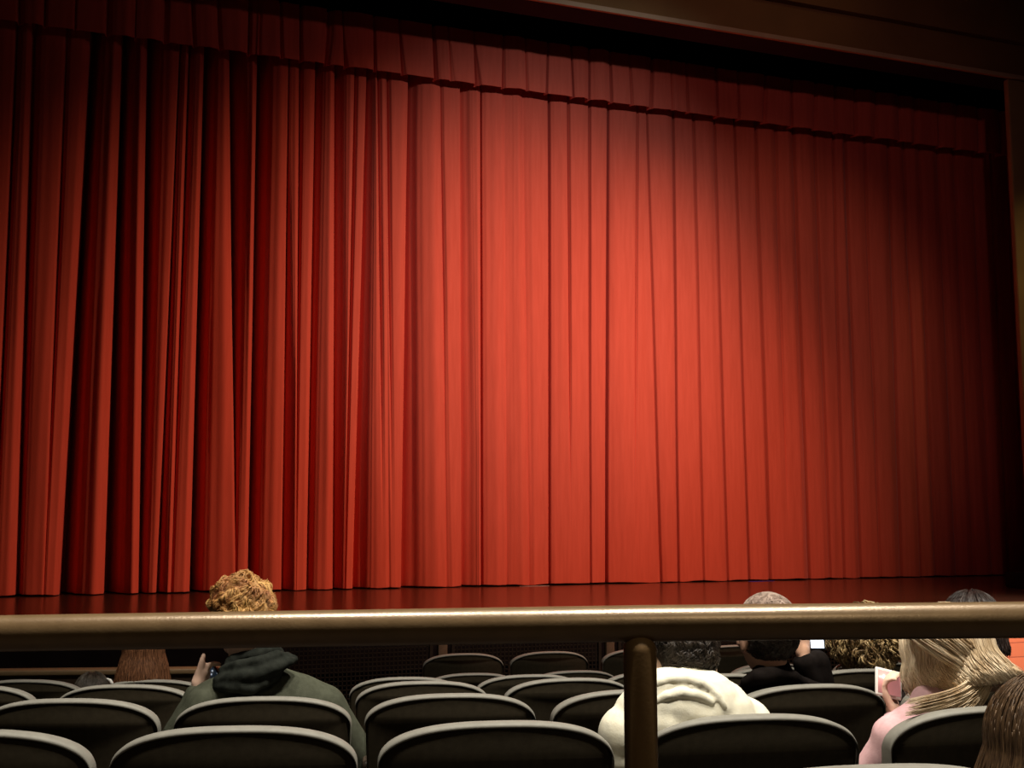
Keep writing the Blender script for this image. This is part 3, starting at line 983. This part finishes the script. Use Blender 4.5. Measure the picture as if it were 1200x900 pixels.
def hair_long(body, c, Rm, m, s=1.0, n=420, drop=0.30, rad=0.006, seed=1, flare=0.02, sway=(0, 0, 0), back_only=True, name='hair', wave=0.006, cutoff=0.0, down=None):
    rnd = random.Random(seed)
    bm = bmesh.new()
    # skull cap under the strands
    base = bmesh.new()
    bmesh.ops.create_uvsphere(base, u_segments=32, v_segments=24, radius=1)
    kill = [v for v in base.verts if v.co.z < -0.75 or (v.co.y > 0.45 and v.co.z < 0.6)]
    bmesh.ops.delete(base, geom=kill, context='VERTS')
    for v in base.verts:
        v.co = c + Rm @ (scalp(v.co, 1.05) * s)
    tmp = bpy.data.meshes.new('t'); base.to_mesh(tmp); base.free(); bm.from_mesh(tmp); bpy.data.meshes.remove(tmp)
    dn = Rm.inverted() @ (Vector(down) if down is not None else Vector((0, 0, -1)))
    for k in range(n):
        az = rnd.uniform(-0.30, 1.30) * PI      # from the right temple over the back to the left temple
        az = PI * 1.5 + (rnd.uniform(-1, 1) * 0.72) * PI   # centred on the back (-y)
        dirh = Vector((math.cos(az), math.sin(az), 0))
        root_el = rnd.uniform(0.15, 1.45)
        pts = []
        lay = 1.05 + rnd.uniform(0.0, 0.10)
        N1 = 6
        el0 = root_el
        for i in range(N1):
            el = el0 + (-0.12 - el0) * i / (N1 - 1)
            d = Vector((dirh.x * math.cos(el), dirh.y * math.cos(el), math.sin(el)))
            pts.append(scalp(d, lay))
        p = pts[-1]
        L = drop * rnd.uniform(.85, 1.08)
        N2 = 6
        ph = rnd.uniform(0, 6.28)
        for i in range(1, N2 + 1):
            t = i / N2
            fl = flare * math.sin(PI * .5 * t)
            w = math.sin(ph + t * 7) * wave * t
            q = p + dn * L * t + dirh * (fl + w) + Vector((dirh.y, -dirh.x, 0)) * w + Rm.inverted() @ (Vector(sway) * t * t)
            pts.append(q)
        R = rad * s * rnd.uniform(.6, 1.2)
        nn = len(pts)
        tube(bm, [c + Rm @ (q * s) for q in pts], [R * (0.6 + 0.4 * math.sin(PI * i / (nn - 1))) if i < nn - 1 else R * .25 for i in range(nn)], 4, flat=0.6)
    return obj(name, bm, m, body)


def hood_down(body, pts, rads, m, amp=0.01, seed=2.0, name='hood', voxel=0.009, sc=14):
    bm = bmesh.new()
    for p, r in zip(pts, rads):
        for a, b, ra, rb in zip(p, p[1:], r, r[1:]):
            cap(bm, a, b, ra, rb)
    return sculpt(name, bm, m, body, voxel=voxel, iters=4, amp=amp, sc=sc, seed=seed)


def phone(name, label, center, ax_w, ax_h, w, h, body_m, screen_m, screen_side=1, lens=False):
    """ax_w, ax_h: directions of the short and the long side"""
    a = Vector(ax_w).normalized(); b = Vector(ax_h); b = (b - a * b.dot(a)).normalized()
    n = a.cross(b)
    o = bpy.data.objects.new(name, None)
    COL.objects.link(o)
    o.location = center
    o.rotation_euler = Matrix((a, b, n)).transposed().to_euler()
    tag(o, label, 'phone')
    bm = bmesh.new(); box(bm, -w / 2, w / 2, -h / 2, h / 2, -0.0045, 0.0045, 0.004, 3); obj('case', bm, body_m, o)
    z = 0.0046 * screen_side
    bm = bmesh.new(); box(bm, -w / 2 + .006, w / 2 - .006, -h / 2 + .008, h / 2 - .008, min(z, z + .0012 * screen_side), max(z, z + .0012 * screen_side)); obj('screen', bm, screen_m, o)
    if lens:
        zz = -0.0046 * screen_side
        for dx, dy in ((-w * .28, h * .38), (-w * .28, h * .24), (-w * .05, h * .31)):
            bm = bmesh.new()
            bmesh.ops.create_cone(bm, segments=16, radius1=.0065, radius2=.0055, depth=.003, cap_ends=True, matrix=Matrix.Translation((dx, dy, zz - .001 * screen_side)))
            obj('camera_lens', bm, M['lens'], o)
    return o


def rel(px, py, Y, L):
    return at(px, py, Y) - L


# --- person in the green hooded top, second row
L = POS[(2, 1)]
hd = rel(281, 724, L.y + .24, L)
wl = rel(232, 812, L.y + .30, L)
J = dict(hip=(0, .25, .50), chest=(.02, .20, .74), neck=(-.02, .22, .93), head=hd,
         shl=rel(243, 830, L.y + .20, L), shr=rel(376, 829, L.y + .17, L),
         ell=rel(212, 868, L.y + .24, L), elr=rel(420, 892, L.y + .20, L), wrl=wl, wrr=(.10, .52, .58))
A = lambda px, py, dy: rel(px, py, L.y + dy, L)
body, hc, Rm = person(L, 'person in a dark green hooded top with tousled ginger blond hair, holding up a phone', J, M['skin_pink'], M['green'], 'hooded_top',
                      head_s=1.04, face=(-.25, .95, -.30), up=(0, .3, 1), fat=1.10, seed=3.1, top_amp=0.007, sleeve=1.05, voxel=0.006,
                      hands={'l': dict(custom=[
                          ([wl, A(233, 800, .30), A(236, 789, .30)], [.022, .026, .022]),
                          ([A(238, 800, .31), A(241, 790, .31)], [.020, .018]),
                          ([A(231, 796, .295), A(234, 786, .29), A(236.5, 776, .29), A(238.5, 768, .295)], [.014, .0125, .0108, .0088]),
                          ([A(241, 789, .30), A(243, 780.5, .30), A(250, 777.5, .30), A(257, 778.5, .305)], [.012, .0108, .0096, .0082]),
                          ([A(242, 794, .32), A(247, 786, .345), A(254, 784, .35), A(258, 788, .345)], [.012, .0105, .0095, .0085]),
                          ([A(242, 799, .33), A(248, 793, .36), A(255, 792, .36), A(258, 796, .355)], [.0115, .010, .009, .008]),
                          ([A(241, 804, .33), A(247, 801, .365), A(253, 800, .365), A(256, 803, .36)], [.0105, .009, .008, .007])])})
hair_short(body, hc, Rm, M['ginger'], 1.06, n=6000, length=.042, rad=.0013, curl=1.0, lift=.018, seed=4, shell=1.06)
nk = Vector(J['neck'])
A = lambda px, py, dy: rel(px, py, L.y + dy, L)
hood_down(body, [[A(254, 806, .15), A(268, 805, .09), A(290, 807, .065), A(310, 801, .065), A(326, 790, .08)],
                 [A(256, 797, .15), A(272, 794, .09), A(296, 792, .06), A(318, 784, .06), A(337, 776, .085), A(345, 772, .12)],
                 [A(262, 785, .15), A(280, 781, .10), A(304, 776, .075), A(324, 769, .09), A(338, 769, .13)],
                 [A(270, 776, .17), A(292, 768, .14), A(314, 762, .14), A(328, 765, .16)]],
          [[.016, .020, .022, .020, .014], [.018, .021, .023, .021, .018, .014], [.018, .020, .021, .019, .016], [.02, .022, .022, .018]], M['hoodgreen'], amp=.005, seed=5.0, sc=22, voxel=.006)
bm = bmesh.new()
cap(bm, A(304, 764, .155), A(316, 760, .155), .009, .011); cap(bm, A(316, 760, .155), A(316, 768, .15), .011, .010)
sculpt('shirt_collar', bm, M['greycloth'], body, voxel=.006, iters=2)
hw = L + wl
fwd = Vector((math.sin(YAW), math.cos(YAW), 0)); rgt = Vector((math.cos(YAW), -math.sin(YAW), 0)); upv = Vector((0, 0, 1))
phone('phone', 'dark phone in the raised hand of the person in the green hooded top', at(250, 796, L.y + .322), rgt * .8 + upv * .6 - fwd * .05, upv * .8 - rgt * .6 + fwd * .25,
      .058, .112, M['phone'], M['screen_dim'], 1)

# --- person in cream fleece, first row
L = POS[(1, 3)]
A = lambda px, py, dy: rel(px, py, L.y + dy, L)
hd = A(800, 773, .26)
J = dict(hip=(-.08, .26, .50), chest=A(805, 880, .21), neck=A(804, 806, .20), head=hd, shl=A(736, 862, .20), shr=A(872, 852, .20),
         ell=A(712, 945, .26), elr=A(930, 930, .28), wrl=A(760, 985, .48), wrr=A(860, 985, .48))
body, hc, Rm = person(L, 'person in a cream fleece hoodie with short dark hair, leaning left beside the rail post', J, M['skin_pink'], M['cream'], 'hooded_top',
                      head_s=1.0, face=(.12, .95, -.42), up=(.05, .42, 1), fat=1.03, seed=8.2, top_amp=.0025,
                      extra=[([A(752, 826, .20), A(766, 814, .15), A(784, 808, .13), A(806, 806, .12), A(826, 813, .13), A(841, 826, .17)], [.030, .036, .040, .040, .036, .026]),
                             ([A(772, 850, .19), A(832, 848, .19)], [.122, .122]), ([A(784, 832, .175), A(822, 832, .175)], [.108, .104]),
                             ([A(756, 804, .19), A(774, 796, .155), A(800, 791, .14), A(824, 799, .155), A(840, 812, .18), A(846, 824, .20)], [.014, .019, .020, .019, .016, .012]),
                             ([A(756, 822, .17), A(776, 812, .13), A(802, 806, .115), A(828, 814, .13), A(846, 830, .17)], [.016, .021, .022, .020, .012])])
hair_short(body, hc, Rm, M['darkhair'], 1.0, n=5000, length=.020, rad=.0011, curl=.8, lift=.007, seed=9, shell=1.03, low=-.75)
def rolls(body, part, paths, r, m, name):
    # soft rolls of cloth lying on the surface of a garment
    g = [c for c in body.children if c.name.split('.')[0] == part][0]
    L0 = body.location
    bm = bmesh.new()
    for path in paths:
        pts = []
        for (px, py) in path:
            d = ray(px, py).normalized()
            ok, p, n, idx = g.ray_cast(EYE - L0, d)
            if ok:
                pts.append(p - n * r * .35)
        nn = len(pts)
        chain(bm, pts, [r * (0.55 + 0.45 * math.sin(PI * (i + .6) / (nn + .2))) for i in range(nn)])
    sculpt(name, bm, m, body, voxel=.005, iters=4, amp=.0015, sc=30)


bpy.context.view_layer.update()
rolls(body, 'hooded_top', [[(765, 803), (775, 798), (788, 795), (803, 795), (818, 799), (831, 806), (842, 816), (849, 828)],
                           [(768, 822), (782, 815), (800, 812), (818, 815), (834, 823)]], .017, M['cream'], 'hood')

# --- man with cropped grey hair in black, second row
L = POS[(2, 4)]
A = lambda px, py, dy: rel(px, py, L.y + dy, L)
hd = A(899, 744, .20)
wr = A(941, 772, .34)
J = dict(hip=(-.05, .26, .50), chest=A(906, 862, .2), neck=A(905, 788, .19), head=hd, shl=A(864, 832, .20), shr=A(952, 832, .20),
         ell=A(846, 870, .3), elr=A(966, 842, .36), wrl=A(880, 880, .5), wrr=wr)
body, hc, Rm = person(L, 'man in a black jacket with close cropped greying hair, raising a lit phone', J, M['skin'], M['blackcloth'], 'jacket',
                      head_s=1.24, face=(.12, 1, -.08), fat=1.02, seed=4.4, voxel=.007, extra=[([A(874, 800, .16), A(888, 793, .12), A(907, 790, .105), A(926, 793, .12), A(940, 801, .17)], [.024, .028, .03, .028, .024]), ([A(968, 838, .36), A(957, 776, .35)], [.060, .048]), ([A(904, 803, .19), A(858, 822, .2)], [.062, .052]), ([A(908, 803, .19), A(962, 818, .2)], [.062, .055])],
                      hands={'r': dict(d=(.12, .2, 1), n=(-.25, .9, .0), curl=.7, side=-1, s=1.05)}, s=1.0, sleeve=1.0)
o = hair_short(body, hc, Rm, M['greyhair'], 1.25, n=5000, length=.009, rad=.0009, curl=.4, lift=.001, seed=14, shell=1.01, low=.30, name='thin_top_hair')
tag_part(o, 'thin greying hair on the crown')
o = hair_short(body, hc, Rm, M['darkhair'], 1.25, n=4000, length=.014, rad=.0012, curl=.5, lift=.003, seed=15, shell=1.015, low=-.92, high=.36, name='back_hair')
tag_part(o, 'dark cropped hair on the back of the head')
phone('phone', 'phone with a glowing white screen held up by the man in black', at(957, 750, L.y + .36), rgt, upv + fwd * .25, .062, .125 * .62, M['phone'], M['screen_white'], 1)

# --- curly dark blond head, third row
L = POS[(3, 5)]
A = lambda px, py, dy: rel(px, py, L.y + dy, L)
J = dict(hip=(0, .26, .50), neck=A(1010, 795, .2), head=A(1010, 757, .22), chest=A(1010, 830, .2), shl=A(968, 812, .2), shr=A(1052, 812, .2))
body, hc, Rm = person(L, 'person with bushy dark blond curls in the row beyond the man in black', J, M['skin'], M['blackcloth'], 'jacket', head_s=1.1, seed=6.1)
hair_short(body, hc, Rm, M['curlhair'], 1.22, n=1500, length=.080, rad=.0046, curl=1.2, lift=.03, seed=22, shell=1.12, low=-.85, curly=True, bulk=(1.12, 1.0, 1.0))

# --- dark haired person, second row, right
L = POS[(2, 5)]
A = lambda px, py, dy: rel(px, py, L.y + dy, L)
J = dict(hip=(0, .26, .50), neck=A(1138, 795, .2), head=A(1136, 736, .22), chest=A(1140, 850, .2), shl=A(1090, 828, .2), shr=A(1188, 816, .2))
body, hc, Rm = person(L, 'person with dark hair whose crown shows above the right end of the handrail', J, M['skin'], M['blackcloth'], 'jacket', head_s=1.1, seed=7.7)
hair_long(body, hc, Rm, M['blackhair'], 1.12, n=1600, drop=.09, rad=.002, seed=31, flare=.012)

# --- blonde person in pink, first row
L = POS[(1, 4)]
A = lambda px, py, dy: rel(px, py, L.y + dy, L)
hd = A(1105, 776, .24)
J = dict(hip=(-.04, .26, .50), chest=A(1105, 885, .20), neck=A(1098, 828, .19), head=hd, shl=A(1052, 866, .20), shr=A(1165, 858, .22),
         ell=A(1022, 905, .25), elr=A(1200, 930, .3), wrl=A(1052, 842, .36), wrr=A(1120, 960, .5))
body, hc, Rm = person(L, 'blonde person in a pale pink top, head turned left towards a phone', J, M['skin_pink'], M['pink'], 'top',
                      head_s=1.06, face=(-.35, .90, -.30), up=(0, .25, 1), fat=.92, seed=11.0, top_amp=.004, voxel=.007, sleeve=.9,
                      hands={'l': dict(d=(-.30, .25, .9), n=(.75, -.65, 0), curl=.8, side=1, thumb=(1.0, .3, .15), s=.92)})
hair_long(body, hc, Rm, M['blond'], 1.20, n=3600, drop=.085, rad=.0017, seed=41, flare=.018, sway=(.025, -.03, .01), wave=.006)
bm = bmesh.new()
rnd = random.Random(77)
for k in range(1300):      # long locks sweeping down to the right
    o1, o2, o3 = rnd.uniform(-1, 1), rnd.uniform(-1, 1), rnd.uniform(-1, 1)
    P0 = A(1080 + 18 * o1, 735 + 10 * o2, .22 + .04 * o3)
    P1 = A(1112 + 26 * o1, 752 + 18 * o2, .10 + .02 * o3)
    P2 = A(1138 + 12 * o1, 772 + 14 * o2, .12 + .03 * o3)
    P3 = A(1163 + 7 * o1, 803 + 8 * o2, .17 + .03 * o3)
    pts = []
    for i in range(12):
        t = i / 11
        pts.append(P0 * (1 - t) ** 3 + P1 * 3 * t * (1 - t) ** 2 + P2 * 3 * t * t * (1 - t) + P3 * t ** 3)
    R = rnd.uniform(.0010, .0019)
    tube(bm, pts, [R * (1 - .8 * (i / 11) ** 3) for i in range(12)], 5)
for k in range(1000):      # ends gathered over the seat top
    o1, o2, o3 = rnd.uniform(-1, 1), rnd.uniform(-1, 1), rnd.uniform(-1, 1)
    P0 = A(1148 + 12 * o1, 775 + 10 * o2, .15 + .02 * o3)
    P1 = A(1160 + 10 * o1, 812 + 8 * o2, .10 + .02 * o3)
    P2 = A(1130 + 14 * o1, 818 + 9 * o2, .09 + .02 * o3)
    P3 = A(1106 + 46 * o1, 829 + 10 * o2, .10 + .02 * o3)
    pts = []
    for i in range(12):
        t = i / 11
        pts.append(P0 * (1 - t) ** 3 + P1 * 3 * t * (1 - t) ** 2 + P2 * 3 * t * t * (1 - t) + P3 * t ** 3)
    R = rnd.uniform(.0010, .0019)
    tube(bm, pts, [R * (1 - .8 * (i / 11) ** 3) for i in range(12)], 5)
obj('loose_locks', bm, M['blond'], body)
phone('phone', 'white cased phone with a pink picture held by the blonde person', at(1041, 801, L.y + .37), rgt + fwd * .2 - upv * .25, upv * .9 - rgt * .12 + fwd * .3,
      .082, .080, M['phonewhite'], M['screen_pink'], 1)

# --- child with long chestnut hair, nearest row
L = POS[(0, 1)]
A = lambda px, py, dy: rel(px, py, L.y + dy, L)
hd = A(1226, 884, .17)
J = dict(hip=(-.12, .26, .47), neck=hd + Vector((0, -.01, -.15)), head=hd, chest=hd + Vector((.02, 0, -.30)), shl=hd + Vector((-.13, 0, -.21)), shr=hd + Vector((.15, 0, -.21)),
         ell=hd + Vector((-.18, .1, -.40)), elr=hd + Vector((.2, .1, -.40)), wrl=(-.2, .46, .55), wrr=(.02, .46, .55))
body, hc, Rm = person(L, 'child with glossy chestnut brown hair in the bottom right corner', J, M['skin_pink'], M['blackcloth'], 'top', head_s=.98, seed=12.0, s=.85)
hair_long(body, hc, Rm, M['girlhair'], 1.06, n=3600, drop=.22, rad=.0017, seed=51, flare=.045, wave=.004)

# --- long brown haired girl, fourth row left
L = POS[(4, 1)]
A = lambda px, py, dy: rel(px, py, L.y + dy, L)
hd = A(168, 768, .20)
J = dict(hip=(0, .26, .48), neck=hd + Vector((0, -.01, -.15)), head=hd, chest=hd + Vector((0, 0, -.32)), shl=hd + Vector((-.15, 0, -.22)), shr=hd + Vector((.15, 0, -.22)),
         ell=hd + Vector((-.2, .1, -.42)), elr=hd + Vector((.2, .1, -.42)))
body, hc, Rm = person(L, 'girl with long straight brown hair seated at far left below the handrail', J, M['skin_pink'], M['blackcloth'], 'top', head_s=1.0, seed=13.0, s=.85)
hair_long(body, hc, Rm, M['brownhair'], 1.16, n=2200, drop=.17, rad=.0020, seed=61, flare=.03, wave=.003)

# --- small child's head left of her
L = POS[(4, 0)]
A = lambda px, py, dy: rel(px, py, L.y + dy, L)
hd = A(107, 817, .30)
J = dict(hip=(.12, .28, .47), neck=hd + Vector((0, -.01, -.14)), head=hd, chest=hd + Vector((-.02, 0, -.26)), shl=hd + Vector((-.13, 0, -.19)), shr=hd + Vector((.12, 0, -.19)),
         ell=hd + Vector((-.16, .1, -.34)), elr=hd + Vector((.15, .1, -.34)), wrl=(.1, .48, .52), wrr=(.26, .48, .52))
body, hc, Rm = person(L, 'small child with ash brown hair, only the crown showing left of the brown haired girl', J, M['skin_pink'], M['blackcloth'], 'top', head_s=.95, seed=15.0, s=.75)
hair_long(body, hc, Rm, M['smokyhair'], 1.05, n=1400, drop=.10, rad=.0018, seed=71, flare=.02)
bm = bmesh.new()
tube(bm, [A(125, 795, .26), A(129, 797, .25), A(131.5, 801, .25), A(132, 806, .26)], [.004, .008, .009, .008], 8)
obj('hair_band', bm, M['white'], body)

# ------------------------------------------------------------------ light
W = bpy.data.worlds.new('world')
S.world = W
W.use_nodes = True
W.node_tree.nodes['Background'].inputs[0].default_value = (0.5, 0.4, 0.6, 1)
W.node_tree.nodes['Background'].inputs[1].default_value = 0.004


def spot(name, loc, target, watts, angle, blend, size, col=(1, 1, 1)):
    l = bpy.data.lights.new(name, 'SPOT')
    l.energy = watts
    l.spot_size = math.radians(angle)
    l.spot_blend = blend
    l.shadow_soft_size = size
    l.color = col
    o = bpy.data.objects.new(name, l)
    COL.objects.link(o)
    o.location = loc
    o.rotation_euler = (Vector(target) - Vector(loc)).to_track_quat('-Z', 'Y').to_euler()
    return o


spot('curtain_spot_and_fill', (7.2, 5.8, 7.2), (3.7, 12.4, 0.6), 2550, 83, 1.0, 0.08, (1, .56, .38))
spot('curtain_spot_and_fill', (5.4, 3.5, 7.1), (5.0, 12.4, 4.6), 1500, 42, 1.0, 0.10, (.56, .80, .95))
spot('curtain_spot_and_fill', (5.0, 4.6, 7.1), (7.9, 12.4, 4.0), 540, 40, 1.0, 0.10, (1, .80, .68))  # added spot, lifts the upper right of the curtain
spot('curtain_spot_and_fill', (6.6, 5.0, 7.2), (5.6, 12.4, 3.5), 110, 130, 1.0, 0.10, (1, .60, .70))  # added weak wide fill for the dark upper corners of the drapes
spot('house_downlight', (1.5, 0.95, 9.0), (1.3, 2.4, 0), 2500, 60, .6, 0.35, (1, .93, .80))
spot('house_downlight', (3.5, 2.2, 9.0), (3.3, 4.1, 0), 2000, 60, .6, 0.35, (1, .93, .80))
spot('house_downlight', (-0.5, 2.2, 9.0), (-0.5, 3.8, 0), 1400, 60, .6, 0.35, (1, .93, .80))
spot('rear_fill', (0.3, -2.4, 4.6), (1.2, 2.0, 1.3), 60, 75, .8, 0.3, (1, .82, .55))  # added warm fill behind the camera for rail, post and seat backs
spot('side_wall_fill', (jx + .3, 8.2, 6.5), (jx + .7, PRO_Y, 4.3), 70, 55, 1.0, 0.1, (1, .88, .45))  # added fill to brighten the right proscenium wall, not a fitting there
pt = at(1190, 765, STAGE_Y)
spot('boards_fill_spot', (pt.x - 0.6, 6.6, 2.6), (pt.x + .2, STAGE_Y, pt.z), 600, 40, .8, 0.05, (1, .90, .85))  # added spot to brighten the orange boards, no step lamp there
spot('wall_wash', (9.0, 7.5, 9.5), (6.0, PRO_Y, hz + .3), 22, 70, 1.0, 0.2, (1, .72, .36))

S.view_settings.view_transform = 'Standard'
S.view_settings.look = 'None'
S.view_settings.gamma = 1
S.view_settings.exposure = 0
S.view_settings.use_curve_mapping = False
